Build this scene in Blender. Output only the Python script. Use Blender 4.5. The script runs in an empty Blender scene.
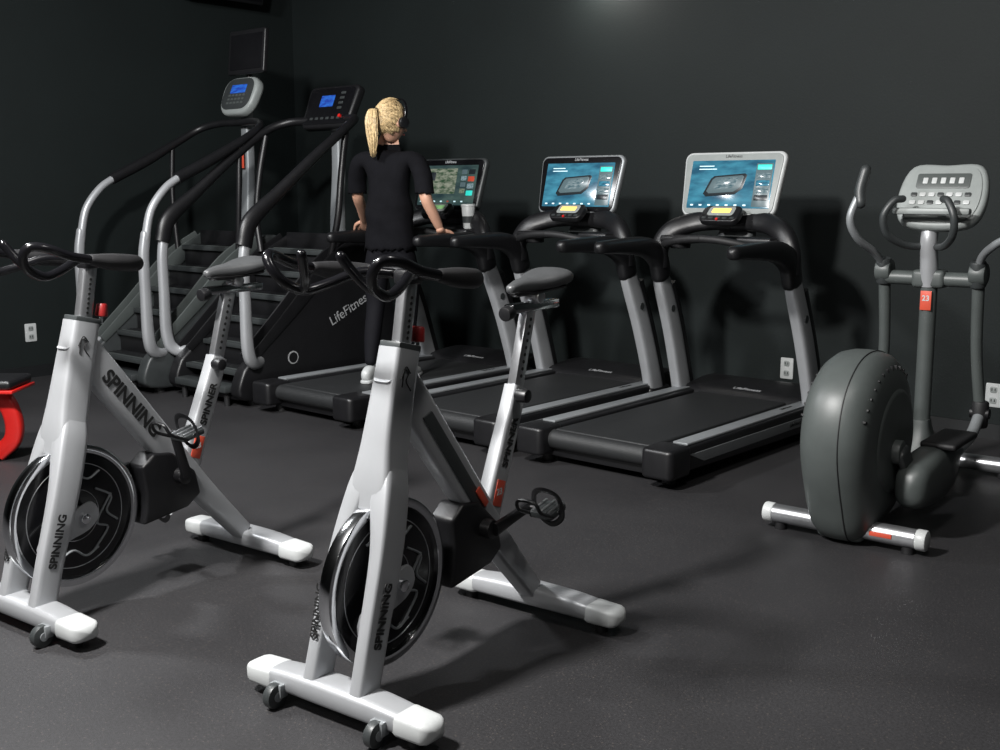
import bpy, bmesh, math, random
from mathutils import Vector, Matrix, Euler
random.seed(4)
scene = bpy.context.scene
col = scene.collection
V = Vector

# ------------------------------------------------------------------ materials
def mat(name, c, rough=.5, metal=0., var=0., scale=20., bump=0., bscale=200., coat=0., emit=0., spec=None):
    m = bpy.data.materials.new(name); m.use_nodes = True
    nt = m.node_tree; b = nt.nodes['Principled BSDF']
    b.inputs['Base Color'].default_value = (*c, 1)
    b.inputs['Roughness'].default_value = rough
    b.inputs['Metallic'].default_value = metal
    if coat: b.inputs['Coat Weight'].default_value = coat
    if spec is not None: b.inputs['Specular IOR Level'].default_value = spec
    tc = nt.nodes.new('ShaderNodeTexCoord')
    if var:
        n = nt.nodes.new('ShaderNodeTexNoise'); n.inputs['Scale'].default_value = scale; n.inputs['Detail'].default_value = 5
        nt.links.new(tc.outputs['Object'], n.inputs['Vector'])
        r = nt.nodes.new('ShaderNodeValToRGB')
        r.color_ramp.elements[0].position = .3; r.color_ramp.elements[1].position = .7
        r.color_ramp.elements[0].color = (*[x*(1-var) for x in c], 1)
        r.color_ramp.elements[1].color = (*[min(1, x*(1+var)) for x in c], 1)
        nt.links.new(n.outputs['Fac'], r.inputs['Fac']); nt.links.new(r.outputs['Color'], b.inputs['Base Color'])
    if bump:
        n2 = nt.nodes.new('ShaderNodeTexNoise'); n2.inputs['Scale'].default_value = bscale; n2.inputs['Detail'].default_value = 4
        nt.links.new(tc.outputs['Object'], n2.inputs['Vector'])
        bp = nt.nodes.new('ShaderNodeBump'); bp.inputs['Strength'].default_value = bump; bp.inputs['Distance'].default_value = .003
        nt.links.new(n2.outputs['Fac'], bp.inputs['Height']); nt.links.new(bp.outputs['Normal'], b.inputs['Normal'])
    if emit:
        b.inputs['Emission Color'].default_value = (*c, 1); b.inputs['Emission Strength'].default_value = emit
    return m

def floor_mat():
    m = mat('rubber_floor', (.03, .03, .033), .56, bump=.3, bscale=260)
    nt = m.node_tree; b = nt.nodes['Principled BSDF']
    tc = nt.nodes.new('ShaderNodeTexCoord')
    n1 = nt.nodes.new('ShaderNodeTexNoise'); n1.inputs['Scale'].default_value = 1.3; n1.inputs['Detail'].default_value = 7
    n2 = nt.nodes.new('ShaderNodeTexNoise'); n2.inputs['Scale'].default_value = 120; n2.inputs['Detail'].default_value = 3
    vo = nt.nodes.new('ShaderNodeTexVoronoi'); vo.inputs['Scale'].default_value = 60
    for n in (n1, n2, vo): nt.links.new(tc.outputs['Object'], n.inputs['Vector'])
    r1 = nt.nodes.new('ShaderNodeValToRGB')
    r1.color_ramp.elements[0].color = (.0165, .016, .0175, 1); r1.color_ramp.elements[1].color = (.027, .0262, .0278, 1)
    r1.color_ramp.elements[0].position = .3; r1.color_ramp.elements[1].position = .72
    nt.links.new(n1.outputs['Fac'], r1.inputs['Fac'])
    r2 = nt.nodes.new('ShaderNodeValToRGB')
    r2.color_ramp.elements[0].color = (.75, .75, .75, 1); r2.color_ramp.elements[1].color = (1.25, 1.25, 1.25, 1)
    r2.color_ramp.elements[0].position = .35; r2.color_ramp.elements[1].position = .65
    nt.links.new(n2.outputs['Fac'], r2.inputs['Fac'])
    mx = nt.nodes.new('ShaderNodeMix'); mx.data_type = 'RGBA'; mx.blend_type = 'MULTIPLY'; mx.inputs[0].default_value = 1
    nt.links.new(r1.outputs['Color'], mx.inputs[6]); nt.links.new(r2.outputs['Color'], mx.inputs[7])
    r3 = nt.nodes.new('ShaderNodeValToRGB')
    r3.color_ramp.elements[0].color = (1, 1, 1, 1); r3.color_ramp.elements[1].color = (0, 0, 0, 1)
    r3.color_ramp.elements[0].position = .12; r3.color_ramp.elements[1].position = .19
    nt.links.new(vo.outputs['Distance'], r3.inputs['Fac'])
    mx2 = nt.nodes.new('ShaderNodeMix'); mx2.data_type = 'RGBA'
    nt.links.new(r3.outputs['Color'], mx2.inputs[0]); nt.links.new(mx.outputs[2], mx2.inputs[6])
    mx2.inputs[7].default_value = (.050, .044, .041, 1)
    nt.links.new(mx2.outputs[2], b.inputs['Base Color'])
    return m

def screen_mat(name, c0, c1, strength, sc=3.5):
    m = bpy.data.materials.new(name); m.use_nodes = True; nt = m.node_tree; b = nt.nodes['Principled BSDF']
    tc = nt.nodes.new('ShaderNodeTexCoord'); n = nt.nodes.new('ShaderNodeTexNoise'); n.inputs['Scale'].default_value = sc; n.inputs['Detail'].default_value = 3
    nt.links.new(tc.outputs['Generated'], n.inputs['Vector'])
    r = nt.nodes.new('ShaderNodeValToRGB'); r.color_ramp.elements[0].color = (*c0, 1); r.color_ramp.elements[1].color = (*c1, 1)
    r.color_ramp.elements[0].position = .35; r.color_ramp.elements[1].position = .65
    nt.links.new(n.outputs['Fac'], r.inputs['Fac'])
    nt.links.new(r.outputs['Color'], b.inputs['Emission Color']); b.inputs['Emission Strength'].default_value = strength
    b.inputs['Base Color'].default_value = (.01, .01, .01, 1); b.inputs['Roughness'].default_value = .15
    return m

M_floor = floor_mat()
M_wall = mat('charcoal_wall_paint', (.0072, .0105, .0105), .65, var=.12, scale=1.2, bump=.25, bscale=90, spec=.25)
M_ceil = mat('ceiling_paint', (.02, .022, .023), .8, var=.1)
M_trim = mat('dark_trim', (.006, .007, .008), .5, var=.1)
M_sil = mat('silver_paint', (.38, .39, .405), .40, .35, var=.05, scale=8, coat=.12)
M_sil2 = mat('silver_matte', (.25, .265, .275), .42, .35, var=.06, scale=9)
M_white = mat('pale_plastic', (.46, .475, .475), .4, var=.04)
M_chrome = mat('chrome', (.78, .79, .81), .12, 1., var=.03)
M_alu = mat('brushed_aluminium', (.55, .56, .58), .3, .9, var=.06, scale=60)
M_blk = mat('black_plastic', (.007, .007, .008), .40, var=.15, bump=.15, bscale=400)
M_gloss = mat('gloss_black', (.005, .005, .006), .2, var=.1)
M_rub = mat('black_rubber', (.008, .008, .009), .6, var=.2, bump=.3, bscale=300)
M_belt = mat('running_belt', (.016, .017, .018), .5, var=.15, scale=40, bump=.5, bscale=500)
M_dgr = mat('dark_grey_plastic', (.033, .037, .038), .42, var=.1, bump=.1)
M_sad = mat('saddle_vinyl', (.05, .052, .054), .42, var=.1, bump=.1)
M_grey = mat('warm_grey_plastic', (.066, .075, .073), .42, var=.06, scale=12, bump=.12, bscale=350)
M_lgrey = mat('light_grey_plastic', (.24, .26, .255), .45, var=.05)
M_red = mat('red_paint', (.55, .015, .012), .35, var=.05, coat=.4)
M_knob = mat('dark_red_plastic', (.22, .012, .012), .4, var=.05)
M_lab = mat('orange_label', (.55, .07, .035), .5, var=.05)
M_txt = mat('black_lettering', (.01, .01, .01), .5, var=.05)
M_txtw = mat('grey_lettering', (.35, .36, .37), .5, var=.05)
M_amber = mat('amber_display', (1., .62, .15), .4, emit=.8, var=0)
M_gdim = mat('green_display', (.25, .5, .2), .4, emit=.25)
M_blue = screen_mat('blue_screen', (.010, .085, .15), (.05, .26, .37), 1.2)
M_blue2 = screen_mat('deep_blue_display', (.01, .05, .4), (.02, .16, .7), .9)
M_map = screen_mat('landscape_screen', (.012, .03, .035), (.05, .09, .08), 1.1)
M_land = screen_mat('landscape_picture', (.015, .05, .02), (.24, .26, .20), 1.1, 7)
M_icon = mat('icon_white', (.45, .62, .66), .4, emit=.9)
M_teal = mat('icon_teal', (.02, .42, .36), .4, emit=.9)
M_tile = screen_mat('tile_picture', (.05, .12, .15), (.30, .38, .40), 1.0, 6)
M_scrd = mat('dark_graphic', (.010, .014, .017), .3, emit=.5)
M_scrm = mat('mid_graphic', (.06, .09, .10), .3, emit=.6)
M_skin = mat('skin', (.52, .29, .20), .5, var=.06, scale=30)
M_hair = mat('blond_hair', (.52, .38, .20), .42, var=.4, scale=70)
M_shirt = mat('black_cotton', (.0045, .0045, .006), .9, var=.15, bump=.4, bscale=120, spec=.12)
M_leg = mat('black_leggings', (.005, .005, .007), .8, var=.1, spec=.15)
M_eye = mat('eye_white', (.8, .8, .8), .3, var=.02)
M_iris = mat('iris', (.08, .12, .16), .2, var=.1)
M_lip = mat('lips', (.5, .15, .14), .4, var=.05)

# ------------------------------------------------------------------ geometry helpers
def root(name, loc, rz=0.):
    e = bpy.data.objects.new(name, None); col.objects.link(e)
    e.location = loc; e.rotation_euler = (0, 0, math.radians(rz)); e.empty_display_size = .1
    return e

def mk(name, vs, fs, m, parent=None, bevel=0., segs=2, M=None, ang=38, bang=30):
    bm = bmesh.new()
    bv = [bm.verts.new((M @ V(v)) if M else V(v)) for v in vs]
    for f in fs:
        try: bm.faces.new([bv[i] for i in f])
        except ValueError: pass
    bmesh.ops.recalc_face_normals(bm, faces=bm.faces)
    if bevel > 0:
        bm.normal_update()
        es = [e for e in bm.edges if len(e.link_faces) == 2 and e.calc_face_angle(0) > math.radians(bang)]
        bmesh.ops.bevel(bm, geom=es, offset=bevel, segments=segs, profile=.5, affect='EDGES', clamp_overlap=True)
    me = bpy.data.meshes.new(name); bm.to_mesh(me); bm.free()
    me.shade_smooth(); me.set_sharp_from_angle(angle=math.radians(ang))
    me.materials.append(m)
    o = bpy.data.objects.new(name, me); col.objects.link(o)
    if parent: o.parent = parent
    return o

def box(name, c, s, m, parent=None, rot=(0, 0, 0), bevel=.004, segs=2, M=None):
    R = Euler([math.radians(a) for a in rot]).to_matrix()
    vs = []
    for x in (-.5, .5):
        for y in (-.5, .5):
            for z in (-.5, .5):
                vs.append(R @ V((x*s[0], y*s[1], z*s[2])) + V(c))
    fs = [(0, 1, 3, 2), (4, 6, 7, 5), (0, 4, 5, 1), (2, 3, 7, 6), (0, 2, 6, 4), (1, 5, 7, 3)]
    return mk(name, vs, fs, m, parent, bevel, segs, M)

def catmull(P, sub, closed):
    n = len(P); out = []
    rng = n if closed else n-1
    for i in range(rng):
        if closed: a, b, c, d = P[(i-1) % n], P[i], P[(i+1) % n], P[(i+2) % n]
        else:
            b, c = P[i], P[i+1]
            a = P[i-1] if i > 0 else [2*b[k]-c[k] for k in range(len(b))]
            d = P[i+2] if i+2 < n else [2*c[k]-b[k] for k in range(len(b))]
        for s in range(sub):
            t = s/sub
            out.append([.5*((2*b[k])+(-a[k]+c[k])*t+(2*a[k]-5*b[k]+4*c[k]-d[k])*t*t+(-a[k]+3*b[k]-3*c[k]+d[k])*t**3) for k in range(len(b))])
    if not closed: out.append(list(P[-1]))
    return out

def sweep_geo(pts, r, n=12, closed=False, sub=6, ref=None, exp=2., rounded=False):
    P = []
    for i, p in enumerate(pts):
        rr = r[i] if isinstance(r, list) else r
        if not isinstance(rr, (tuple, list)): rr = (rr, rr)
        P.append([p[0], p[1], p[2], rr[0], rr[1]])
    Q = catmull(P, sub, closed) if sub > 1 else P
    if rounded and not closed:
        def ext(q, q2):
            d = (V(q[:3])-V(q2[:3])).normalized(); k = min(q[3], q[4]); res = []
            for off, sc in ((.45, .88), (.8, .6), (1., .12)):
                p = V(q[:3])+d*off*k; res.append([*p, q[3]*sc, q[4]*sc])
            return res
        Q = list(reversed(ext(Q[0], Q[1])))+Q+ext(Q[-1], Q[-2])
    N = len(Q); vs = []; fs = []
    side = None
    for i in range(N):
        p = V(Q[i][:3])
        a = V(Q[i-1][:3]) if (i > 0 or closed) else p
        b = V(Q[(i+1) % N][:3]) if (i < N-1 or closed) else p
        t = (b-a).normalized()
        if ref is not None: s = V(ref)
        elif side is None:
            s = V((1, 0, 0)) if abs(t.x) < .8 else V((0, 1, 0))
        else: s = side
        s = (s-t*s.dot(t)).normalized(); side = s
        u = t.cross(s)
        for k in range(n):
            an = 2*math.pi*k/n; ca, sa = math.cos(an), math.sin(an)
            x = math.copysign(abs(ca)**(2/exp), ca)*Q[i][3]; y = math.copysign(abs(sa)**(2/exp), sa)*Q[i][4]
            vs.append(p+s*x+u*y)
    for i in range(N if closed else N-1):
        for k in range(n):
            fs.append((i*n+k, i*n+(k+1) % n, ((i+1) % N)*n+(k+1) % n, ((i+1) % N)*n+k))
    if not closed:
        fs.append(tuple(range(n))); fs.append(tuple((N-1)*n+k for k in range(n)))
    return vs, fs

def sweep(name, pts, r, m, parent=None, M=None, ang=42, **k):
    v, f = sweep_geo(pts, r, **k)
    return mk(name, v, f, m, parent, M=M, ang=ang)

def rod(name, p0, p1, r, m, parent=None, r1=None, n=20, bevel=0., M=None, **k):
    v, f = sweep_geo([p0, p1], [r, r if r1 is None else r1], n=n, sub=1, **k)
    return mk(name, v, f, m, parent, bevel, 2, M)

def prism(name, pts, z0, z1, m, parent=None, bevel=.004, segs=2, M=None, bang=30):
    n = len(pts)
    vs = [(x, y, z0) for x, y in pts]+[(x, y, z1) for x, y in pts]
    fs = [tuple(reversed(range(n))), tuple(range(n, 2*n))]+[(i, (i+1) % n, n+(i+1) % n, n+i) for i in range(n)]
    return mk(name, vs, fs, m, parent, bevel, segs, M, bang=bang)

YZ = Matrix(((0, 0, 1, 0), (1, 0, 0, 0), (0, 1, 0, 0), (0, 0, 0, 1)))   # (a,b,c)->(c,a,b)
def plate(name, pts, x0, x1, m, parent=None, **k):
    return prism(name, pts, x0, x1, m, parent, M=YZ, **k)

def smoothpoly(pts, sub=4):
    return [tuple(q) for q in catmull([list(p) for p in pts], sub, True)]

def rrect(w, h, r, n=5):
    out = []
    for cx, cy, a0 in ((w/2-r, h/2-r, 0), (-w/2+r, h/2-r, 90), (-w/2+r, -h/2+r, 180), (w/2-r, -h/2+r, 270)):
        for i in range(n+1):
            a = math.radians(a0+90*i/n); out.append((cx+r*math.cos(a), cy+r*math.sin(a)))
    return out

def ring(name, cx, cy, r0, r1, z0, z1, m, parent, M=None, n=56):
    vs = []; fs = []
    for i in range(n):
        a = 2*math.pi*i/n; c, s = math.cos(a), math.sin(a)
        vs += [(cx+r0*c, cy+r0*s, z0), (cx+r1*c, cy+r1*s, z0), (cx+r1*c, cy+r1*s, z1), (cx+r0*c, cy+r0*s, z1)]
    for i in range(n):
        a = i*4; b = ((i+1) % n)*4
        for k in range(4): fs.append((a+k, a+(k+1) % 4, b+(k+1) % 4, b+k))
    return mk(name, vs, fs, m, parent, .002, 2, M)

def text(name, s, size, loc, xd, nrm, m, parent, bold=.02, align='CENTER'):
    cu = bpy.data.curves.new(name, 'FONT'); cu.body = s; cu.size = size; cu.offset = bold*size; cu.extrude = .0008
    cu.align_x = align; cu.align_y = 'CENTER'; cu.materials.append(m)
    o = bpy.data.objects.new(name, cu); col.objects.link(o)
    x = V(xd).normalized(); z = V(nrm); z = (z-x*z.dot(x)).normalized(); y = z.cross(x)
    Mx = Matrix((x, y, z)).transposed().to_4x4(); Mx.translation = V(loc)
    o.parent = parent; o.matrix_local = Mx
    return o

# ------------------------------------------------------------------ room
X0, X1, Y0, Y1, H = -8.3, 2.6, -3.2, 6.65, 3.7
def slab(name, a, b, m):
    c = [(a[i]+b[i])/2 for i in range(3)]; s = [abs(a[i]-b[i]) for i in range(3)]
    return box(name, c, s, m, bevel=0)
slab('floor', (X0-.1, Y0-.1, -.1), (X1+.1, Y1+.1, 0), M_floor)
slab('ceiling', (X0-.1, Y0-.1, H), (X1+.1, Y1+.1, H+.1), M_ceil)
slab('wall_back', (X0-.1, Y1, 0), (X1+.1, Y1+.1, H), M_wall)
slab('wall_left', (X0-.1, Y0, 0), (X0, Y1, H), M_wall)
slab('wall_right', (X1, Y0, 0), (X1+.1, Y1, H), M_wall)
slab('wall_front', (X0-.1, Y0-.1, 0), (X1+.1, Y0, H), M_wall)
slab('baseboard_back', (X0, Y1-.012, 0), (X1, Y1, .09), M_trim)
slab('baseboard_left', (X0, Y0, 0), (X0+.012, Y1-.012, .09), M_trim)

def outlet(loc, left=False):
    e = root('wall_outlet', loc, 90 if left else 0)
    M = Matrix.Rotation(math.radians(90), 4, 'X')
    prism('cover_plate', rrect(.09, .14, .008), 0, .008, M_white, e, .002, M=M)
    for dz in (-.032, .032):
        prism('socket', [(x, y+dz) for x, y in rrect(.040, .036, .01)], .008, .011, M_lgrey, e, .001, M=M)
        for dx in (-.009, .009):
            box('slot', (dx, -.0115, dz+.002), (.005, .002, .015), M_txt, e, bevel=0)
outlet((-3.27, Y1, .28))
outlet((-1.965, Y1, .26))
outlet((X0, 4.0, .35), True)

# ------------------------------------------------------------------ spin bike
def spin_bike(loc, rz, crank=12, dark=False):
    R = root('spin_bike', loc, rz)
    for nm, y, L in (('front_stabilizer', 0, .29), ('rear_stabilizer', .95, .29)):
        sweep(nm, [(-L, y, .062), (-.12, y, .07), (.12, y, .07), (L, y, .062)], [(.045, .028), (.052, .034), (.052, .034), (.045, .028)], M_sil, R, ref=(0, 1, 0), exp=4, n=20)
        for s in (-1, 1):
            sweep('end_cap', [(s*(L-.05), y, .062), (s*(L+.03), y, .060)], [(.050, .033), (.048, .031)], M_white, R, ref=(0, 1, 0), exp=4.5, n=24, sub=2, rounded=True)
            rod('levelling_foot', (s*(L-.02), y, 0), (s*(L-.02), y, .035), .022, M_rub, R)
    for s in (-1, 1):
        box('caster_bracket', (s*.19, -.052, .05), (.045, .03, .04), M_sil2, R)
        rod('caster_wheel', (s*.19-.014, -.068, .036), (s*.19+.014, -.068, .036), .036, M_dgr, R, bevel=.004)
        rod('caster_hub', (s*.19-.017, -.068, .036), (s*.19+.017, -.068, .036), .014, M_sil2, R)
    # fork arms + neck
    for s in (-1, 1):
        sweep('fork_arm', [(s*.088, -.0, .085), (s*.085, .05, .26), (s*.074, .115, .45), (s*.045, .165, .60), (s*.030, .19, .68)], [(.024, .043), (.0235, .045), (.026, .050), (.036, .052), (.03, .045)], M_sil, R, ref=(1, 0, 0), exp=5, n=20)
        plate('axle_bracket', smoothpoly([(.03, .30), (.16, .37), (.225, .39), (.25, .34), (.21, .295), (.12, .27), (.03, .23)], 3), s*.056-.006, s*.056+.006, M_sil, R, bevel=.002)
        rod('axle_nut', (s*.056, .19, .34), (s*.078, .19, .34), .018, M_chrome, R, bevel=.003)
    sweep('neck', [(0, .145, .535), (0, .170, .62), (0, .20, .73), (0, .235, .87), (0, .268, 1.0)], [(.072, .040), (.070, .053), (.055, .056), (.046, .054), (.042, .052)], M_sil, R, ref=(1, 0, 0), exp=5, n=24)
    box('neck_cap', (0, .272, 1.005), (.075, .095, .022), M_dgr, R, rot=(-14, 0, 0))
    # flywheel
    rod('flywheel_disc', (-.014, .19, .34), (.014, .19, .34), .232, M_gloss, R, n=64, bevel=.003)
    ring('flywheel_rim', .19, .34, .218, .245, -.020, .020, M_chrome, R, M=YZ, n=80)
    for s in (-1, 1):
        ring('flywheel_inner_ring', .19, .34, .180, .183, s*.0145-.0015, s*.0145+.0015, M_alu, R, M=YZ)
        ring('flywheel_inner_ring', .19, .34, .088, .090, s*.0145-.0015, s*.0145+.0015, M_alu, R, M=YZ)
        rod('flywheel_hub', (s*.014, .19, .34), (s*.052, .19, .34), .035, M_alu, R, bevel=.004)
        x = s*.016
        for pts in ([(.25, .20), (.31, .27), (.27, .30), (.33, .39)], [(.27, .42), (.33, .38), (.31, .33), (.35, .29)], [(.10, .19), (.17, .22), (.22, .19), (.27, .21)], [(.10, .47), (.18, .50), (.24, .46), (.29, .48)]):
            sweep('flywheel_graphic', [(x, a, b) for a, b in pts], .004, M_sil2, R, n=6)
    # beam
    sweep('main_beam', [(0, .23, .95), (0, .35, .79), (0, .50, .60), (0, .64, .42), (0, .74, .30), (0, .92, .10)], [(.034, .056), (.033, .060), (.033, .056), (.034, .052), (.034, .045), (.034, .035)], M_sil, R, ref=(1, 0, 0), exp=5.5, n=24)
    plate('chain_guard', [(.445, .46), (.50, .50), (.58, .49), (.68, .40), (.70, .31), (.64, .27), (.44, .245), (.452, .30), (.458, .36)], -.050, .046, M_blk, R, bevel=.012, segs=3)
    plate('chain_cover_arm', [(.17, .39), (.45, .47), (.45, .26), (.17, .29)], -.052, -.028, M_blk, R, bevel=.006)
    if dark:
        plate('beam_side_panel', [(.325, .795), (.365, .81), (.625, .47), (.60, .43)], .030, .038, M_dgr, R, bevel=.003)
        box('beam_label', (.040, .60, .50), (.006, .075, .022), M_lab, R, rot=(-52, 0, 0), bevel=.001)
    else:
        text('frame_lettering', 'SPINNING', .070, (.0342, .425, .693), (0, .63, -.775), (1, 0, 0), M_txt, R, .028)
    # seat tube
    sweep('seat_tube', [(0, .655, .36), (0, .73, .55), (0, .80, .72), (0, .835, .81)], [(.028, .045), (.028, .042), (.027, .038), (.027, .036)], M_sil, R, ref=(1, 0, 0), exp=5, n=20)
    text('seat_tube_lettering', 'SPINNER', .042, (.0295, .765, .64), (0, .38, .92), (1, 0, 0), M_txt, R, .03)
    box('seat_post', (0, .868, .93), (.034, .052, .28), M_alu, R, rot=(-16, 0, 0), bevel=.006)
    for i in range(9): rod('post_hole', (.014, .842+i*.0067, .845+i*.0225), (.0185, .842+i*.0067, .845+i*.0225), .006, M_txt, R, n=10)
    rod('seat_knob', (.03, .80, .79), (.075, .80, .79), .022, M_blk, R, bevel=.005)
    box('seat_slider', (0, .93, 1.065), (.04, .27, .03), M_chrome, R, bevel=.006)
    rod('slider_knob', (0, .77, 1.05), (0, .81, 1.055), .024, M_blk, R, bevel=.006)
    rod('saddle_clamp', (-.03, .94, 1.095), (.03, .94, 1.095), .022, M_alu, R, bevel=.003)
    sweep('saddle', [(0, .81, 1.128), (0, .85, 1.134), (0, .91, 1.138), (0, .98, 1.148), (0, 1.04, 1.156), (0, 1.07, 1.156)], [(.018, .016), (.026, .022), (.042, .026), (.074, .030), (.084, .030), (.07, .022)], M_sad, R, ref=(1, 0, 0), exp=2.5, n=24, rounded=True)
    sweep('saddle_shell', [(0, .83, 1.112), (0, .92, 1.115), (0, 1.03, 1.128)], [(.02, .012), (.035, .014), (.07, .014)], M_blk, R, ref=(1, 0, 0), n=16, rounded=True)
    box('inspection_label', (.0285, .705, .485), (.003, .045, .085), M_lab, R, rot=(-20, 0, 0), bevel=.001)
    text('label_digits', '23', .03, (.0305, .705, .49), (0, 1, 0), (1, 0, 0), M_white, R)
    # crank
    bb = V((0, .605, .40)); a = math.radians(crank); L = .185
    rod('bottom_bracket', (-.08, bb.y, bb.z), (.08, bb.y, bb.z), .03, M_blk, R, bevel=.004)
    for s in (-1, 1):
        d = V((0, math.cos(a), math.sin(a)))*L*s; p = bb+V((s*.085, 0, 0)); q = p+d
        sweep('crank_arm', [p, p+d*.5, q], [(.012, .022), (.011, .018), (.011, .018)], M_blk, R, ref=(1, 0, 0), exp=3)
        rod('pedal_axle', q, q+V((s*.12, 0, 0)), .009, M_chrome, R)
        c = q+V((s*.075, 0, 0))
        box('pedal_body', c, (.085, .09, .022), M_dgr, R, rot=(12, 0, 0), bevel=.005)
        for dx in (-.03, 0, .03): box('pedal_tread', c+V((dx, 0, .013)), (.008, .085, .008), M_alu, R, rot=(12, 0, 0), bevel=.001)
        sweep('toe_cage', [c+V((-.04, -.03, -.01)), c+V((-.042, -.10, .02)), c+V((-.03, -.12, .055)), c+V((.03, -.12, .055)), c+V((.042, -.10, .02)), c+V((.04, -.03, -.01))], .006, M_blk, R, n=8)
        sweep('toe_strap', [c+V((-.048, .01, -.015)), c+V((-.045, -.01, .05)), c+V((0, -.02, .07)), c+V((.045, -.01, .05)), c+V((.048, .01, -.015)), c+V((.0, .02, -.05))], (.010, .002), M_blk, R, n=8, closed=True)
    # handlebars
    sweep('handlebar_post', [(0, .272, .99), (0, .29, 1.09), (0, .307, 1.185)], (.02, .027), M_alu, R, ref=(1, 0, 0), exp=4, n=16)
    for i in range(8): rod('post_hole', (.018, .279+i*.003, 1.03+i*.016), (.0215, .279+i*.003, 1.03+i*.016), .005, M_txt, R, n=8)
    rod('tension_stem', (0, .34, .985), (0, .345, 1.02), .008, M_chrome, R)
    rod('tension_knob', (0, .345, 1.01), (0, .352, 1.055), .022, M_knob, R, bevel=.006, r1=.018)
    box('bar_clamp', (0, .31, 1.20), (.06, .07, .045), M_blk, R, bevel=.012)
    sweep('cross_bar', [(-.18, .355, 1.20), (-.10, .335, 1.205), (0, .325, 1.208), (.10, .335, 1.205), (.18, .355, 1.20)], .016, M_rub, R, rounded=True)
    for s in (-1, 1):
        sweep('outer_grip', [(s*.150, .35, 1.200), (s*.195, .355, 1.20), (s*.222, .31, 1.205), (s*.228, .24, 1.212), (s*.228, .17, 1.222)], [.018, .026, .028, .027, .018], M_rub, R, n=16, rounded=True)
        sweep('bar_horn', [(s*.229, .18, 1.220), (s*.230, .09, 1.238), (s*.224, .02, 1.264), (s*.205, -.025, 1.268), (s*.182, -.035, 1.238), (s*.162, -.01, 1.198), (s*.150, .05, 1.172), (s*.130, .12, 1.185), (s*.09, .21, 1.214), (s*.04, .29, 1.208)], .0145, M_gloss, R, n=14, rounded=True)
        sweep('horn_tip', [(s*.150, .045, 1.174), (s*.11, .02, 1.198), (s*.085, -.01, 1.24), (s*.07, -.03, 1.275)], .0135, M_gloss, R, n=14, rounded=True)
    d = V((0, .11, .365))
    text('fork_lettering', 'SPINNING', .040, (.1108, .060, .30), d, (1, 0, 0), M_txt, R, .03)
    text('fork_lettering', 'SPINNING', .034, (-.084, .002, .29), (0, .08, .365), (0, -1, .2), M_txt, R, .03)
    for pts in ([(-.014, .90), (-.005, .945), (.008, .935), (.0, .915), (.014, .885)], [(-.016, .925), (.0, .955), (.014, .935)]):
        sweep('neck_emblem', [(.046, .242+a_*1.3, b_) for a_, b_ in pts], .0018, M_txt, R, n=6)
    return R

spin_bike((-2.20, 1.86, 0), 5, 10, True)
spin_bike((-3.48, 1.60, 0), 5, 105)

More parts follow.
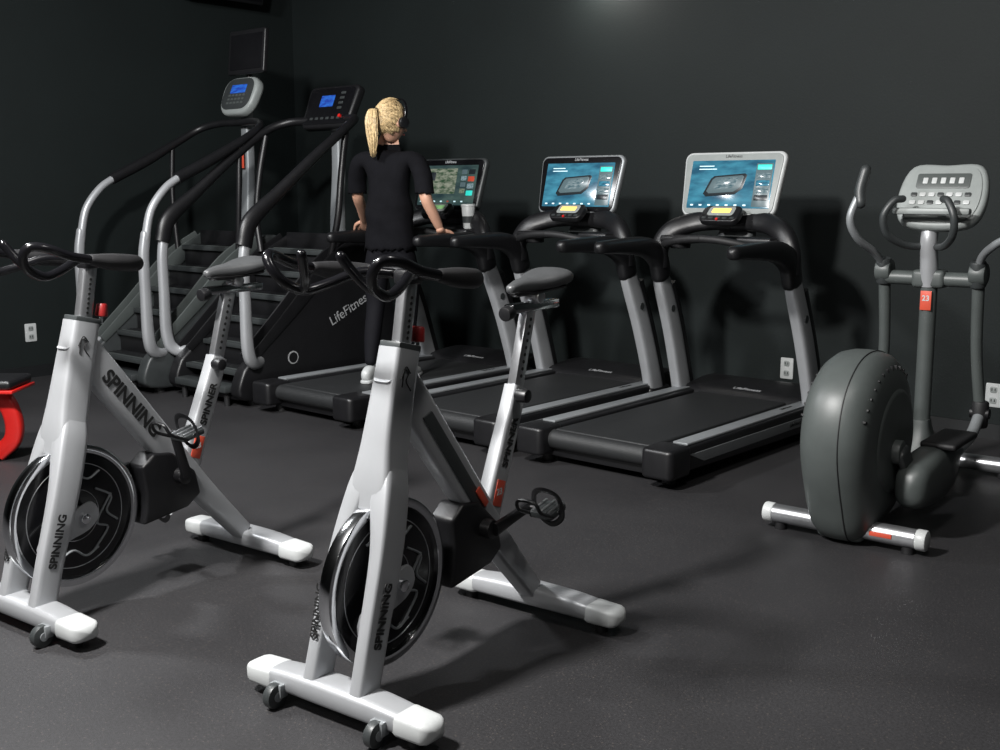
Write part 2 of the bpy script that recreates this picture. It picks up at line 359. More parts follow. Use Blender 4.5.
# ------------------------------------------------------------------ treadmill
def treadmill(loc, style):
    R = root('treadmill', loc, 0)
    box('base_frame', (0, .85, .10), (.74, 1.55, .12), M_blk, R, bevel=.01)
    box('running_belt', (0, .82, .178), (.60, 1.50, .03), M_belt, R, bevel=.012, segs=3)
    rod('rear_roller', (-.33, .075, .135), (.33, .075, .135), .052, M_belt, R, n=28)
    for s in (-1, 1):
        plate('rail_body', [(.06, .07), (1.62, .05), (1.62, .20), (.06, .195)], s*.40-.07, s*.40+.07, M_blk, R, bevel=.014, segs=3)
        box('rail_trim', (s*.415, .86, .203), (.085, 1.40, .014), M_sil2, R, bevel=.005)
        plate('side_trim', [(.16, .155), (1.55, .15), (1.55, .10), (.30, .10)], s*.471-.003, s*.471+.003, M_sil2, R, bevel=.002)
        prism('rear_cap', rrect(.18, .20, .035), .055, .205, M_blk, R, .02, 3, M=Matrix.Translation((s*.40, .06, 0)))
        rod('rear_foot', (s*.38, .12, 0), (s*.38, .12, .07), .035, M_rub, R)
        rod('front_foot', (s*.36, 1.85, 0), (s*.36, 1.85, .10), .035, M_rub, R)
        sweep('upright', [(s*.445, 1.60, .07), (s*.445, 1.53, .30), (s*.44, 1.42, .60), (s*.435, 1.30, .86), (s*.432, 1.25, .97)], [(.038, .075), (.038, .068), (.038, .064), (.036, .060), (.03, .05)], M_sil, R, ref=(1, 0, 0), exp=4.5, n=22)
        sweep('upright_inlay', [(s*.445+s*.0, 1.67, .10), (s*.445, 1.61, .30), (s*.44, 1.50, .60), (s*.435, 1.375, .88)], [(.034, .03)]*4, M_blk, R, ref=(1, 0, 0), exp=4, n=16)
        for sx in (-1, 1):
            rod('upright_badge', (s*.44+sx*.037, 1.37, .72), (s*.44+sx*.041, 1.37, .72), .022, M_dgr, R, n=24)
        box('upright_boot', (s*.44, 1.60, .13), (.10, .24, .11), M_blk, R, bevel=.03, segs=3)
        sweep('handrail', [(s*.43, 1.27, .93), (s*.43, 1.22, 1.04), (s*.43, 1.08, 1.105), (s*.425, .85, 1.120), (s*.42, .62, 1.12)], [(.044, .07), (.048, .070), (.048, .060), (.044, .046), (.036, .036)], M_blk, R, ref=(1, 0, 0), exp=3, n=20, rounded=True)
        sweep('console_arm', [(s*.43, 1.25, .98), (s*.425, 1.24, 1.10), (s*.36, 1.27, 1.20), (s*.24, 1.33, 1.25), (s*.10, 1.36, 1.265), (0, 1.36, 1.265)], [(.055, .045), (.055, .045), (.06, .045), (.06, .04), (.06, .035), (.06, .035)], M_blk, R, n=18, exp=2.6)
        sweep('front_grip', [(s*.36, 1.20, 1.12), (s*.29, 1.08, 1.13), (s*.20, 1.02, 1.15), (s*.10, 1.0, 1.165), (0, .995, 1.17)], .021, M_rub, R, n=14)
        rod('cup_holder', (s*.27, 1.22, 1.10), (s*.27, 1.22, 1.175), .06, M_blk, R, n=24, bevel=.008)
        box('accessory_tray', (s*.25, 1.25, 1.155), (.22, .24, .045), M_blk, R, bevel=.015, segs=3)
    plate('motor_cover', smoothpoly([(1.52, .08), (1.54, .205), (1.66, .235), (1.85, .25), (1.99, .225), (2.04, .15), (2.03, .07)], 3), -.42, .42, M_blk, R, bevel=.012, segs=3)
    text('cover_lettering', 'LifeFitness', .045, (0, 1.60, .228), (1, 0, 0), (0, -.25, 1), M_txtw, R, .0)
    text('side_lettering', 'LifeFitness', .035, (.4755, 1.30, .128), (0, 1, 0), (1, 0, 0), M_txt, R, .0)
    text('rail_lettering', 'LifeFitness', .03, (.41, 1.30, .2115), (0, 1, 0), (0, 0, 1), M_txt, R, .0)
    sweep('console_neck', [(0, 1.40, 1.16), (0, 1.44, 1.30), (0, 1.43, 1.42)], [(.12, .04), (.09, .035), (.08, .03)], M_dgr, R, ref=(1, 0, 0), exp=4, n=18)
    K = Matrix.Translation((-.02, 1.25, 1.295)) @ Matrix.Rotation(math.radians(42), 4, 'X')
    prism('keypad', rrect(.25, .13, .04), -.02, .018, M_blk, R, .008, 3, M=K)
    prism('keypad_rim', rrect(.17, .075, .02), .016, .0185, M_lgrey, R, .001, M=K @ Matrix.Translation((0, .018, 0)))
    prism('keypad_display', [(x, y+.02) for x, y in rrect(.12, .036, .006)], .0186, .0205, M_amber if style != 1 else M_gdim, R, .0005, M=K)
    for i in range(5): prism('key', [(x-.09+.045*i, y-.040) for x, y in rrect(.03, .016, .006)], .018, .021, M_dgr, R, .001, M=K)
    rod('stop_button', K @ V((0, -.054, .018)), K @ V((0, -.054, .026)), .008, M_red, R)
    P = Matrix.Translation((-.04, 1.38, 1.475)) @ Matrix.Rotation(math.radians(76), 4, 'X')
    trap = lambda w, h, r, tp: [(x*(1+tp*(y/h)), y) for x, y in rrect(w, h, r, 6)]
    fr = M_white if style == 3 else (M_sil2 if style == 2 else M_dgr)
    prism('screen_housing', trap(.64, .385, .05, .10), -.045, .0, fr, R, .014, 3, M=P)
    prism('screen_bezel', trap(.61, .355, .04, .09), .0, .006, M_gloss if style < 3 else M_lgrey, R, .002, M=P)
    w, h = .54, .285
    prism('screen_glass', [(x, y-.004) for x, y in rrect(w, h, .004, 2)], .006, .0075, M_blue if style > 1 else M_map, R, .0003, M=P)
    text('housing_lettering', 'LifeFitness', .026, P @ V((0, .162, .0075)), P.to_3x3() @ V((1, 0, 0)), P.to_3x3() @ V((0, 0, 1)), M_txtw if style < 3 else M_txt, R, .0)
    def q(nm, cx, cy, ww, hh, mm, r=.004, z=.0076): prism(nm, [(x+cx, y+cy) for x, y in rrect(ww, hh, r, 2)], z, z+.0009, mm, R, .0002, M=P)
    if style > 1:
        g = [(-.17, -.06), (-.13, .03), (-.11, .045), (.09, .06), (.105, .05), (.085, -.03), (.04, -.065), (-.15, -.078)]
        prism('graphic_panel', g, .0076, .0082, M_scrd, R, .0002, M=P)
        prism('graphic_panel', [(x*.86-.004, y*.78+.002) for x, y in g], .0083, .0086, M_scrm, R, .0002, M=P)
        prism('graphic_panel', [(x*.55-.01, y*.50+.006) for x, y in g], .0087, .0090, M_tile, R, .0002, M=P)
        for i in range(2): q('caption_line', -.17+.01*i, .105-.018*i, .10+.02*(i % 2), .005, M_icon, .002)
        q('side_column', .210, -.010, .105, .255, M_scrm)
        q('green_button', .210, .095, .09, .030, M_teal, z=.0086)
        for i in range(4): q('menu_tile', .210, .045-.043*i, .085, .032, (M_tile, M_blue, M_tile, M_scrd)[i], z=.0086)
        for i in range(7): q('menu_icon', -.235+.058*i, -.128, .020, .009, M_icon, .003)
    else:
        q('picture_tile', -.08, .025, .32, .18, M_land); q('picture_tile', -.17, .06, .09, .06, M_scrd, z=.0086)
        for i in range(4): q('stat_tile', .15, .09-.045*i, .05, .032, (M_scrm, M_tile, M_scrm, M_land)[i], z=.0086)
        for i in range(4): q('stat_tile', .22, .09-.05*i, .06, .035, (M_scrd, M_lab, M_tile, M_teal)[i])
        for i in range(7): q('menu_icon', -.235+.066*i, -.120, .02, .010, M_icon if i != 4 else M_lab, .003)
    return R

treadmill((-3.225, 4.43, 0), 3)
treadmill((-4.32, 4.41, 0), 2)
treadmill((-5.41, 4.33, 0), 1)

# coffee cup on the tray
C = root('coffee_cup', (-5.155, 4.33+1.27, 1.178))
rod('cup_body', (0, 0, 0), (0, 0, .150), .034, M_white, C, r1=.048, n=28, bevel=.002)
rod('cup_sleeve', (0, 0, .04), (0, 0, .085), .0393, M_dgr, C, r1=.0435, n=28)
rod('cup_lid', (0, 0, .150), (0, 0, .168), .052, M_white, C, r1=.047, n=28, bevel=.003)

# ------------------------------------------------------------------ stair climber
def climber(loc, style, dz=0., b0=.45):
    R = root('stair_climber', loc, 0)
    body = M_blk if style == 1 else M_dgr
    prof = smoothpoly([(.0, .05), (.6, .035), (1.30, .05), (1.38, .45), (1.27, .98), (1.08, 1.10), (.80, .95), (.40, .58), (.10, .34), (-.02, .22)], 4)
    for s in (-1, 1):
        plate('side_shell', prof, s*.37-.055, s*.37+.055, body, R, bevel=.02, segs=3)
        for sd in (-1, 1):
            sweep('accent_band', [(s*.37+sd*.056, .06, .33), (s*.37+sd*.056, .38, .60), (s*.37+sd*.056, .72, .90), (s*.37+sd*.056, 1.0, 1.08)], [(.008, .03), (.010, .045), (.010, .06), (.01, .04)], M_blk if style == 1 else M_grey, R, ref=(1, 0, 0), exp=4)
        b = s*b0
        sweep('rail_post', [(s*.39, .16, .30), (s*(b0-.02), .04, .31), (b, -.01, .42), (b, -.015, .72), (b, -.015, .98), (b, .01, 1.14)], [(.030, .040), (.032, .042), (.032, .042), (.030, .038), (.030, .036), (.028, .034)], M_sil, R, ref=(1, 0, 0), exp=2.6, n=18, rounded=True)
        if style == 1:
            sweep('hand_rail', [(b, -.01, 1.08), (b, .05, 1.24), (b, .28, 1.42), (b, .62, 1.68), (b*.97, .90, 1.87), (b*.8, 1.05, 1.94), (b*.45, 1.12, 1.95), (0, 1.14, 1.95)], [(.042, .058), (.042, .058), (.038, .044), (.034, .036), (.03, .03), (.03, .03), (.03, .03), (.03, .03)], M_blk, R, n=16)
            sweep('front_rail', [(s*.40, .78, .98), (b*.98, .80, 1.25), (b*.98, .84, 1.55), (b*.95, .90, 1.84)], .024, M_blk, R, n=14)
        else:
            sweep('hand_rail_bow', [(b, .005, 1.10), (b, .06, 1.30), (b, .18, 1.45), (b, .30, 1.53)], [.030, .029, .028, .027], M_sil, R, n=16, rounded=True)
            sweep('hand_rail', [(b, .28, 1.52), (b, .60, 1.67), (b, .88, 1.82), (b*.9, 1.05, 1.92), (b*.5, 1.12, 1.96), (0, 1.14, 1.96)], [(.036, .042), (.036, .040), (.03, .03), (.028, .028), (.028, .028), (.028, .028)], M_blk, R, n=16)
            sweep('front_rail', [(s*.40, .80, .98), (b, .80, 1.4), (b, .82, 1.78)], .02, M_blk, R, n=14)
        rod('base_foot', (s*.34, .12, 0), (s*.34, .12, .06), .04, M_rub, R)
        rod('base_foot', (s*.34, 1.2, 0), (s*.34, 1.2, .06), .04, M_rub, R)
    for i in range(6):
        y = .06+.15*i; z = .22+.155*i
        box('step_tread', (0, y+.06, z), (.61, .20, .035), M_dgr, R, bevel=.006)
        box('step_riser', (0, y+.15, z+.07), (.61, .02, .12), M_blk, R, bevel=.003)
        for k in range(5): box('tread_groove', (0, y+.0+.03*k, z+.0195), (.56, .008, .004), M_grey if k == 0 else M_blk, R, bevel=0)
    box('base_plate', (0, .65, .09), (.66, 1.3, .10), M_blk, R, bevel=.01)
    box('lower_step', (0, -.02, .12), (.60, .12, .05), M_dgr, R, bevel=.012)
    for s in (-1, 1): rod('step_support', (s*.25, -.03, 0), (s*.25, -.03, .10), .02, M_rub, R)
    box('front_cowl', (0, 1.15, .60), (.68, .25, .95), body, R, bevel=.05, segs=3)
    sweep('console_column', [(0, 1.20, .95), (0, 1.20, 1.25), (0, 1.22, 1.60), (0, 1.22, 1.97+dz)], [(.055, .05), (.05, .045), (.045, .04), (.045, .04)], M_sil2, R, ref=(1, 0, 0), exp=4, n=20)
    P = Matrix.Translation((0, 1.14, 2.05+dz)) @ Matrix.Rotation(math.radians(66), 4, 'X')
    if style == 1:
        prism('console_housing', [(x*(1+.25*y), y) for x, y in rrect(.54, .34, .05)], -.07, 0, M_blk, R, .02, 3, M=P)
        prism('console_face', rrect(.49, .29, .03), 0, .005, M_gloss, R, .002, M=P)
        prism('blue_display', [(x-.03, y+.04) for x, y in rrect(.15, .09, .005)], .005, .008, M_blue2, R, .0005, M=P)
        for i in range(6): prism('key', [(x-.15+.06*i, y-.10) for x, y in rrect(.035, .02, .006)], .005, .009, M_dgr, R, .001, M=P)
        for i in range(4): prism('key', [(x+.13, y+.10-.04*i) for x, y in rrect(.05, .02, .006)], .005, .009, M_dgr, R, .001, M=P)
        rod('stop_button', P @ V((.17, -.09, .005)), P @ V((.17, -.09, .02)), .013, M_red, R)
        text('shell_lettering', 'LifeFitness', .10, (.4275, .93, .60), (0, .90, .42), (1, 0, 0), M_txtw, R, .0)
        rod('shell_badge', (.42, .40, .30), (.429, .40, .30), .045, M_txtw, R, n=30)
        rod('shell_badge_core', (.4225, .40, .30), (.4305, .40, .30), .036, M_blk, R, n=30)
    else:
        prism('console_housing', [(x*(1+.5*y), y) for x, y in rrect(.42, .32, .12)], -.08, 0, M_lgrey, R, .025, 3, M=P)
        prism('console_face', [(x, y+.01) for x, y in rrect(.36, .26, .09)], 0, .006, M_dgr, R, .002, M=P)
        prism('blue_display', [(x, y+.05) for x, y in rrect(.19, .07, .005)], .006, .009, M_blue2, R, .0005, M=P)
        for j in range(3):
            for i in range(5): prism('key', [(x-.09+.045*i, y-.005-.032*j) for x, y in rrect(.03, .018, .005)], .006, .010, M_grey, R, .001, M=P)
        box('column_label', (0, 1.155, 1.72), (.06, .004, .22), M_lab, R, bevel=.001)
        sweep('monitor_arm', [(0, 1.22, 1.97+dz), (0, 1.26, 2.22+dz), (0, 1.24, 2.42+dz)], .022, M_blk, R, n=14)
        Q = Matrix.Translation((.05, 1.20, 2.38+dz)) @ Matrix.Rotation(math.radians(84), 4, 'X')
        prism('monitor_housing', rrect(.46, .34, .02), -.04, 0, M_blk, R, .01, 3, M=Q)
        prism('monitor_screen', rrect(.40, .27, .004, 2), 0, .003, M_gloss, R, .001, M=Q)
    return R

climber((-6.43, 4.33, 0), 1, 0, .475)
climber((-7.34, 4.18, 0), 2, .12, .44)

# ------------------------------------------------------------------ elliptical
def elliptical(loc, rz):
    R = root('elliptical_trainer', loc, rz)
    for nm, y, L in (('rear_base_tube', 0, .30), ('front_base_tube', 1.47, .30)):
        rod(nm, (-L, y, .065), (L, y, .065), .040, M_alu, R, n=28)
        for s in (-1, 1):
            rod('tube_cap', (s*L, y, .065), (s*(L+.045), y, .065), .043, M_white, R, n=28, bevel=.008)
            rod('base_foot', (s*(L-.03), y, 0), (s*(L-.03), y, .03), .025, M_rub, R)
    box('base_label', (.17, -.041, .067), (.09, .006, .018), M_lab, R, bevel=.001)
    box('base_rail', (0, .75, .085), (.09, 1.45, .07), M_grey, R, bevel=.015)
    # enclosed drive housing, lofted: narrow at the edges, bulging at the middle
    prof = smoothpoly([(-.06, .02), (-.16, .18), (-.24, .42), (-.20, .63), (-.06, .755), (.12, .79), (.30, .745), (.43, .60), (.46, .40), (.42, .20), (.30, .07), (.12, .02)], 6)
    vs = []; fs = []; n = len(prof); lay = [(-.150, .50), (-.146, .66), (-.132, .80), (-.110, .90), (-.080, .965), (-.04, .995), (0, 1.0), (.04, .995), (.080, .965), (.110, .90), (.132, .80), (.146, .66), (.150, .50)]
    for x, k in lay:
        for y, z in prof: vs.append((x, .12+(y-.12)*k, .41+(z-.41)*k))
    for i in range(len(lay)-1):
        for k in range(n): fs.append((i*n+k, i*n+(k+1) % n, (i+1)*n+(k+1) % n, (i+1)*n+k))
    fs += [tuple(range(n)), tuple((len(lay)-1)*n+k for k in range(n))]
    mk('drive_housing', vs, fs, M_grey, R, ang=60)
    plate('housing_seam', [((y-.12)*.998+.12, (z-.41)*.998+.41) for y, z in prof], .046, .050, M_rub, R, bevel=.001)
    box('housing_foot', (0, .03, .07), (.20, .16, .12), M_grey, R, bevel=.03, segs=3)
    for s in (-1, 1):
        rod('disc_cover', (s*.125, .14, .42), (s*.158, .14, .42), .240, M_grey, R, r1=.205, n=64, bevel=.008)
        for i in range(12):
            an = 55+i*9
            for rr in (.300,):
                c = V((s*.117, .12+rr*math.cos(math.radians(an)), .41+rr*math.sin(math.radians(an))))
                box('cooling_slot', c, (.030, .009, .050), M_rub, R, rot=(an-90+15, 0, 0), bevel=.001)
        rod('crank_hub', (s*.14, .12, .38), (s*.19, .12, .38), .05, M_grey, R, n=28, bevel=.006)
        up = s < 0
        c0 = V((s*.19, .12, .38)); c1 = V((s*.21, .19, .25)) if not up else V((s*.18, .30, .47))
        sweep('crank_arm', [c0, c1], [(.02, .045), (.02, .045)], M_dgr, R, ref=(1, 0, 0), exp=3, sub=2, rounded=True)
        sweep('pedal_link_cover', [c1+V((s*.02, -.05, -.01)), c1+V((s*.02, .12, -.0)), c1+V((s*.02, .32, .0)), c1+V((s*.02, .50, .01))], [(.07, .095), (.08, .120), (.07, .105), (.035, .04)] if not up else [(.04, .05)]*4, M_grey, R, ref=(1, 0, 0), exp=2.8, n=22, rounded=True)
        lj = V((s*.24, 1.06, .40))
        sweep('pedal_link_tube', [c1+V((s*.02, .46, .01)), lj+V((0, -.15, -.09 if not up else 0)), lj+V((0, -.01, -.01))], .026, M_sil2, R, n=16)
        box('foot_pedal', c1+V((s*.05, .32, .125 if not up else .07)), (.15, .34, .030), M_rub, R, bevel=.014, segs=3)
        rod('lever_joint', lj+V((0, 0, -.07)), lj+V((0, 0, .06)), .038, M_rub, R, n=22, bevel=.012)
        rod('lever_pivot', lj+V((-.044, 0, 0)), lj+V((.044, 0, 0)), .026, M_blk, R, n=20, bevel=.004)
        px = s*.215
        sweep('lower_lever', [(px*1.1, 1.06, .43), (px, 1.02, .70), (px, .97, 1.02)], [.026, .026, .028], M_grey, R, n=16)
        rod('lever_bearing', (px-.038, .965, 1.06), (px+.038, .965, 1.06), .055, M_grey, R, n=28, bevel=.016)
        rod('lever_sleeve', (px, .965, 1.00), (px, .94, 1.12), .036, M_dgr, R, n=20, bevel=.008)
        if s < 0: hp = [(px, .945, 1.09), (px-.02, .86, 1.15), (px-.06, .74, 1.22), (px-.080, .69, 1.31), (px-.05, .72, 1.43)]
        else: hp = [(px, .945, 1.09), (px+.03, .90, 1.15), (px+.09, .84, 1.20), (px+.17, .80, 1.26), (px+.19, .78, 1.40)]
        sweep('moving_handle', hp, .018, M_sil2, R, n=14)
        e = V(hp[-1])
        sweep('handle_grip', [e+V((-s*.008, -.01, -.05)), e+V((0, .0, .01)), e+V((-s*.014, .018, .10))], .025, M_dgr, R, n=16, rounded=True)
    rod('pivot_crossbar', (-.21, .96, 1.03), (.21, .96, 1.03), .034, M_grey, R, n=22)
    box('pivot_block', (0, .965, 1.03), (.15, .10, .085), M_grey, R, bevel=.02, segs=3)
    sweep('column_boot', [(0, 1.02, .06), (0, .99, .16), (0, .975, .30), (0, .97, .36)], [(.11, .17), (.09, .12), (.05, .06), (.04, .042)], M_grey, R, ref=(1, 0, 0), exp=3, n=22)
    sweep('column', [(0, .975, .30), (0, .965, .70), (0, .955, 1.02)], .038, M_grey, R, n=20)
    sweep('upper_column', [(0, .955, 1.00), (0, .93, 1.12), (0, .91, 1.22), (0, .95, 1.32), (0, 1.0, 1.38)], [.042, .040, .038, .036, .036], M_sil, R, n=20)
    box('column_label', (0, .918, .93), (.05, .004, .09), M_lab, R, bevel=.001)
    text('label_digits', '23', .035, (0, .9155, .94), (1, 0, 0), (0, -1, 0), M_white, R)
    P = Matrix.Translation((0.035, .93, 1.42)) @ Matrix.Rotation(math.radians(62), 4, 'X')
    hs = smoothpoly([(-.155, .15), (0, .158), (.155, .15), (.20, .0), (.16, -.14), (0, -.17), (-.16, -.14), (-.20, .0)], 5)
    prism('console_housing', hs, -.06, 0, M_lgrey, R, .022, 4, M=P)
    prism('console_panel', [(x*.88, y*.86) for x, y in hs], 0, .006, M_lgrey, R, .003, M=P)
    prism('console_display', [(x, y+.065) for x, y in rrect(.24, .075, .01)], .006, .010, M_grey, R, .001, M=P)
    for i in range(5): prism('readout', [(x-.08+.04*i, y+.065) for x, y in rrect(.022, .030, .003)], .010, .012, M_white, R, .0005, M=P)
    for j in range(3):
        for i in range(7): prism('key', [(x-.12+.04*i, y-.005-.04*j) for x, y in rrect(.028, .020, .006)], .006, .011, M_white if (i+j) % 3 else M_dgr, R, .001, M=P)
    box('reading_ledge', (0.035, .80, 1.345), (.34, .05, .03), M_lgrey, R, bevel=.01)
    for s in (-1, 1):
        sweep('fixed_grip', [(s*.02, .92, 1.18), (s*.09, .84, 1.19), (s*.145, .76, 1.24), (s*.155, .73, 1.32), (s*.12, .75, 1.39), (s*.09, .78, 1.40)], .017, M_dgr, R, n=14, rounded=True)
    return R
elliptical((-1.815, 4.26, 0), 3)

# ------------------------------------------------------------------ red weight bench (at the far left)
B = root('weight_bench', (-5.81, 2.63, 0), 41)
box('bench_pad', (-.50, 0, .43), (1.20, .28, .05), M_blk, B, bevel=.018, segs=3)
box('pad_trim', (-.50, 0, .395), (1.22, .29, .018), M_red, B, bevel=.005)
for x in (-.02, -.95):
    sweep('bench_leg', [(x-.12, 0, .38), (x+.0, 0, .36), (x+.06, 0, .24), (x+.055, 0, .12), (x-.03, 0, .035)], (.035, .045), M_red, B, ref=(0, 1, 0), exp=4, n=18)
    sweep('floor_foot', [(x-.04, -.2, .03), (x-.04, .2, .03)], (.03, .028), M_blk, B, n=14, sub=2, exp=4)
rod('frame_tube', (-1.05, 0, .30), (-.10, 0, .33), .03, M_red, B)

# wall television high on left wall
W = root('wall_television', (X0, 5.75, 3.02), 0)
box('mount_arm', (.10, 0, .22), (.20, .06, .06), M_blk, W)
box('tv_housing', (.23, 0, .25), (.05, .85, .50), M_blk, W, rot=(0, 12, 0), bevel=.01)
box('tv_screen', (.2565, 0, .245), (.006, .80, .45), M_gloss, W, rot=(0, 12, 0), bevel=.001)

# ------------------------------------------------------------------ woman
def woman(loc, rz):
    R = root('woman', loc, rz)
    J = {}; vs = []; rad = []; es = []
    def j(n, p, r, par=None):
        J[n] = len(vs); vs.append(p); rad.append(r if isinstance(r, tuple) else (r, r))
        if par: es.append((J[par], J[n]))
    j('pelvis', (0, 0, .97), (.165, .115))
    j('waist', (0, .005, 1.13), (.128, .09), 'pelvis')
    j('ribs', (0, .0, 1.28), (.145, .10), 'waist')
    j('chest', (0, -.005, 1.40), (.160, .095), 'ribs')
    j('neckb', (0, -.01, 1.505), (.060, .055), 'chest')
    j('neckt', (0, .012, 1.60), (.048, .05), 'neckb')
    arms = {1: [(.145, -.01, 1.45), (.205, -.015, 1.425), (.258, -.06, 1.32), (.290, -.11, 1.19), (.325, -.055, 1.085), (.352, .0, .985)],
            -1: [(-.145, -.01, 1.45), (-.205, -.005, 1.425), (-.245, .05, 1.32), (-.262, .09, 1.20), (-.285, .21, 1.12), (-.325, .34, 1.03)]}
    for s in (1, -1):
        pr = 'chest'
        for i, (p, r) in enumerate(zip(arms[s], (.066, .058, .048, .041, .037, .026))):
            j(f'a{s}{i}', p, r, pr); pr = f'a{s}{i}'
    legs = {1: [(.095, 0, .88), (.105, .03, .70), (.105, .07, .50), (.10, .03, .30), (.095, .02, .09)],
            -1: [(-.095, 0, .88), (-.10, -.01, .70), (-.10, -.02, .50), (-.10, -.09, .30), (-.095, -.15, .10)]}
    for s in (1, -1):
        pr = 'pelvis'
        for i, (p, r) in enumerate(zip(legs[s], (.108, .092, .064, .060, .038))):
            j(f'l{s}{i}', p, r, pr); pr = f'l{s}{i}'
    me = bpy.data.meshes.new('body'); me.from_pydata(vs, es, [])
    o = bpy.data.objects.new('body', me); col.objects.link(o)
    sk = o.modifiers.new('skin', 'SKIN'); sk.use_smooth_shade = True; sk.branch_smoothing = .6
    for i, r in enumerate(rad): me.skin_vertices[0].data[i].radius = r
    me.skin_vertices[0].data[0].use_root = True
    ss = o.modifiers.new('sub', 'SUBSURF'); ss.levels = 3; ss.render_levels = 3
    bpy.context.view_layer.update()
    dg = bpy.context.evaluated_depsgraph_get()
    nm = bpy.data.meshes.new_from_object(o.evaluated_get(dg))
    bpy.data.objects.remove(o)
    nm.materials.clear()
    for m in (M_skin, M_leg, M_shirt): nm.materials.append(m)
    for p in nm.polygons:
        c = p.center
        arm = abs(c.x) > .2 and c.z < 1.5 and c.z > .95
        if c.z < .97 and not (abs(c.x) > .25): p.material_index = 1
        elif c.z > 1.535: p.material_index = 0
        elif arm and c.z < 1.24: p.material_index = 0
        else: p.material_index = 2
        p.use_smooth = True
    body = bpy.data.objects.new('body', nm); col.objects.link(body); body.parent = R
    bm = bmesh.new(); bm.from_mesh(nm)
    kill = []
    for f in bm.faces:
        c = f.calc_center_median()
        isarm = abs(c.x) > .215 and c.z > 1.0
        keep = (c.z < 1.55) and ((not isarm and c.z > .86 and abs(c.x) < .25) or (isarm and c.z > 1.225))
        if not keep: kill.append(f)
    bmesh.ops.delete(bm, geom=kill, context='FACES')
    bm.normal_update()
    nrm = {v: v.normal.copy() for v in bm.verts}
    for v in bm.verts:
        x, y, z = v.co
        t = max(0, min(1, (1.38-z)/.40)) if abs(x) < .215 else 0
        hem = max(0, min(1, (z-.86)/.2))
        sl = max(0, min(1, (1.42-z)/.2)) if abs(x) >= .215 else 0
        fold = .009*math.sin(26*x+15*z)*math.sin(13*z+9*y+3*x)+.004*math.sin(38*z+24*x)
        n = nrm[v].copy(); n.z *= .25
        wst = .024*math.exp(-((z-1.13)/.12)**2) if abs(x) < .215 else 0
        v.co += n*(.012+.016*t*(.4+.6*hem)+.010*sl+wst+fold*(.3+.7*t)*hem)
    sm = bpy.data.meshes.new('t_shirt'); bm.to_mesh(sm); bm.free(); sm.materials.clear(); sm.materials.append(M_shirt)
    for p in sm.polygons: p.material_index = 0; p.use_smooth = True
    so = bpy.data.objects.new('t_shirt', sm); col.objects.link(so); so.parent = R
    sd = so.modifiers.new('thick', 'SOLIDIFY'); sd.thickness = .004
    HM = Matrix.Translation((0.01, .03, 1.680)) @ Matrix.Rotation(math.radians(-32), 4, 'Z') @ Matrix.Rotation(math.radians(-8), 4, 'X') @ Matrix.Scale(1.04, 4)
    def ball(name, c, s, m, fn=None, seg=32, rg=24, MM=HM):
        vv = []; ff = []
        for i in range(rg+1):
            th = math.pi*i/rg
            for k in range(seg):
                ph = 2*math.pi*k/seg
                p = V((math.sin(th)*math.cos(ph), math.sin(th)*math.sin(ph), math.cos(th)))
                q = V((p.x*s[0], p.y*s[1], p.z*s[2]))
                if fn: q = fn(p, q)
                vv.append(q+V(c))
        for i in range(rg):
            for k in range(seg):
                ff.append((i*seg+k, i*seg+(k+1) % seg, (i+1)*seg+(k+1) % seg, (i+1)*seg+k))
        return mk(name, vv, ff, m, R, M=MM, ang=80)
    def headf(p, q):
        if p.z < 0:
            k = 1+p.z*.30; q.x *= k
            if p.y > 0: q.y *= 1+p.z*.06
            else: q.y *= 1+p.z*.35
        if p.y > .6 and abs(p.x) < .14 and abs((p.z+.25)/.3) < 1: q.y += .016*(1-abs(p.x)/.14)*(1-abs((p.z+.25)/.3))
        if p.y > .5 and abs(abs(p.x)-.34) < .18 and abs(p.z-.02) < .14: q.y -= .006
        return q
    ball('head', (0, 0, 0), (.082, .102, .125), M_skin, headf, 48, 36)
    for s in (-1, 1):
        ball('eye', (s*.030, .088, .003), (.013, .012, .009), M_eye, None, 14, 10)
        ball('iris', (s*.030, .0985, .003), (.005, .003, .005), M_iris, None, 10, 8)
        sweep('eyebrow', [(s*.015, .099, .022), (s*.03, .097, .027), (s*.045, .088, .022)], .003, M_hair, R, M=HM, n=6)
        ball('ear', (s*.083, -.004, -.005), (.010, .020, .031), M_skin, None, 14, 12)
    ball('nose_tip', (0, .112, -.032), (.012, .014, .010), M_skin, None, 14, 10)
    sweep('lips', [(-.022, .090, -.066), (-.008, .099, -.062), (.008, .099, -.062), (.022, .090, -.066)], .005, M_lip, R, M=HM, n=8)
    def hairf(p, q):
        if p.y > .35 and p.z < .55: q *= .90
        if p.z < -.2: q.x *= .93; q.y *= .90
        if p.z < -.6: q *= .88
        a = math.atan2(p.x, -p.y)
        q *= 1+.012*math.sin(a*26+p.z*5)
        return q
    ball('hair_cap', (0, -.012, .010), (.090, .106, .128), M_hair, hairf, 90, 40)
    tie = V((0, -.120, .045))
    allv, allf = [], []
    def addg(v, f):
        b = len(allv); allv.extend(v); allf.extend([tuple(i+b for i in q) for q in f])
    for i in range(320):
        a = random.uniform(-1.55, 1.55); e = random.uniform(-.95, 1.45)
        ce = math.cos(e)
        st = V((.091*math.sin(a)*ce, -.012-.103*math.cos(a)*ce*.9+.07*max(0, e-.8), .016+.128*math.sin(e)))
        pts = [st]
        for k in (.33, .66):
            mid = st.lerp(tie, k); rr = V((mid.x/.0920, (mid.y+.012)/.109, (mid.z-.010)/.131)).length
            sc = rr/random.uniform(1.0, 1.035)
            mid = V((mid.x/sc, (mid.y+.012)/sc-.012, (mid.z-.010)/sc+.010))
            pts.append(mid)
        pts.append(tie+V((random.uniform(-.012, .012), 0.004, random.uniform(-.012, .012))))
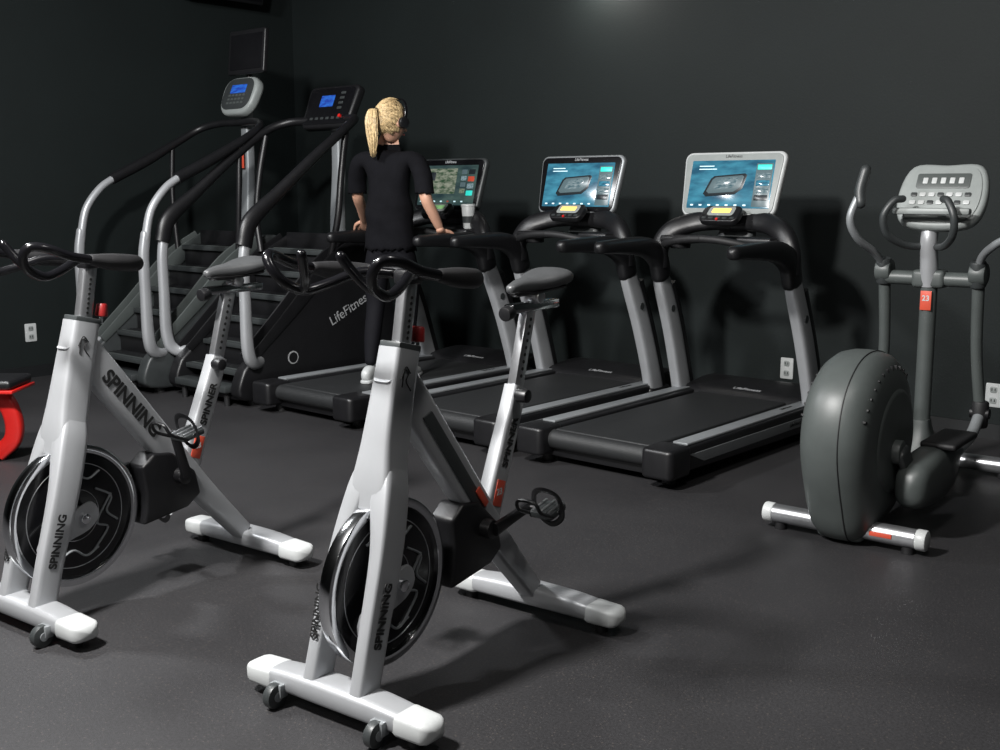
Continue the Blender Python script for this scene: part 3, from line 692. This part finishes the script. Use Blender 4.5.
        addg(*sweep_geo(pts, [.0015, .0024, .0024, .002], n=5, sub=3))
    for i in range(300):
        a = random.uniform(0, 6.28); r = math.sqrt(random.random())
        cx, cy = r*math.cos(a), r*math.sin(a); L = random.uniform(.80, 1.10); w1 = random.uniform(-.006, .006)
        pts = [tie+V((cx*.014, -.003+cy*.010, 0)), tie+V((cx*.034+.004, -.030+cy*.020, .0)), tie+V((cx*.050+.012+w1, -.038+cy*.030, -.08*L)), tie+V((cx*.044+.022-w1, -.026+cy*.026, -.17*L)), tie+V((cx*.022+.026+w1, -.012+cy*.016, -.26*L))]
        addg(*sweep_geo(pts, [.002, .003, .0033, .003, .001], n=5, sub=4))
    mk('ponytail', allv, allf, M_hair, R, M=HM, ang=180)
    ring('hair_tie', 0, 0, .012, .020, -.006, .006, M_blk, R, M=HM @ Matrix.Translation(tie+V((0, -.004, 0))) @ Matrix.Rotation(math.radians(90), 4, 'X'), n=20)
    sweep('headphone_band', [(-.098, .03, .0), (-.102, .03, .07), (-.07, .03, .130), (0, .03, .146), (.07, .03, .130), (.102, .03, .07), (.098, .03, .0)], (.005, .010), M_gloss, R, M=HM, n=12)
    for s in (-1, 1):
        rod('ear_cup', (s*.088, 0.02, -.005), (s*.118, 0.02, -.005), .036, M_blk, R, n=26, bevel=.008, M=HM)
    def hand(w, d, down, s):
        w = V(w); d = V(d).normalized(); dn = V(down).normalized(); sd = d.cross(dn).normalized()
        v, f = [], []
        def add(g):
            b = len(v); v.extend(g[0]); f.extend([tuple(i+b for i in q) for q in g[1]])
        add(sweep_geo([w-d*.02, w+d*.03, w+d*.075, w+d*.098], [(.026, .020), (.034, .017), (.043, .015), (.040, .012)], n=16, sub=4, ref=sd, rounded=True))
        for i, L in enumerate((.072, .082, .077, .060)):
            o = sd*(-.032+.0215*i); b = w+d*.088+o
            add(sweep_geo([b, b+d*L*.42+dn*.006+o*.06, b+d*L*.66+dn*L*.30+o*.08, b+d*L*.72+dn*L*.62+o*.08], [.0098, .0092, .0085, .0072], n=10, sub=4, rounded=True))
        t = w+d*.025-sd*.03*s
        add(sweep_geo([t, t-sd*.025*s+d*.025+dn*.012, t-sd*.030*s+d*.050+dn*.032], [.013, .0115, .0088], n=10, sub=4, rounded=True))
        mk('hand', v, f, M_skin, R, ang=80)
    hand(arms[1][-1], (.02, .8, -.35), (.3, .0, -1), 1)
    hand(arms[-1][-1], (-.34, .72, -.50), (-.3, 0, -1), -1)
    for s, (x, y, z) in ((1, (.095, .02, 0)), (-1, (-.095, -.15, 0))):
        sweep('shoe', [(x, y-.07, .05), (x, y-.02, .058), (x, y+.06, .05), (x, y+.14, .038), (x, y+.19, .032)], [(.034, .045), (.039, .052), (.042, .042), (.046, .032), (.034, .024)], M_white, R, ref=(1, 0, 0), exp=2.6, n=22, rounded=True)
        prism('shoe_sole', [(px+x, py+y) for px, py in smoothpoly([(-.034, -.09), (.034, -.09), (.04, .02), (.05, .13), (.03, .225), (-.03, .225), (-.048, .13), (-.038, .02)], 4)], .0, .022, M_white, R, .006)
    return R
woman((-5.31, 5.01, .194), 25)

# ------------------------------------------------------------------ lights
def area(name, loc, tgt, size, e, c=(1, .97, .93)):
    l = bpy.data.lights.new(name, 'AREA'); l.shape = 'DISK'; l.size = size; l.energy = e; l.color = c
    o = bpy.data.objects.new(name, l); col.objects.link(o); o.location = loc
    o.rotation_euler = (V(tgt)-V(loc)).to_track_quat('-Z', 'Y').to_euler()
    return o
area('ceiling_lamp_main', (-2.9, .3, 3.55), (-3.0, 3.2, .3), .42, 410, (1, .985, .965))
area('ceiling_lamp_side', (-5.6, 1.6, 3.55), (-5.6, 4.3, .4), .45, 150, (.97, .985, 1))
area('ceiling_lamp_right', (-.8, 2.6, 3.55), (-1.8, 4.6, .3), .4, 28, (1, .97, .94))
area('ceiling_lamp_rear', (-1.2, -1.8, 3.55), (-2.6, 3, .2), .8, 45, (1, .98, .95))
area('wall_wash_lamp', (-4.80, 6.40, 3.0), (-4.80, 6.65, 2.80), .12, 7, (1, .97, .9))
w = bpy.data.worlds.new('world'); scene.world = w; w.use_nodes = True
w.node_tree.nodes['Background'].inputs[0].default_value = (.5, .55, .6, 1); w.node_tree.nodes['Background'].inputs[1].default_value = .1

# ------------------------------------------------------------------ camera
cd = bpy.data.cameras.new('camera'); cam = bpy.data.objects.new('camera', cd); col.objects.link(cam)
cd.sensor_width = 36; cd.lens = 39.6; cd.clip_start = .05
cam.location = (0, 0, 1.44); cam.rotation_euler = (math.radians(90-9.55), 0, math.radians(41))
scene.camera = cam
scene.view_settings.view_transform = 'Standard'
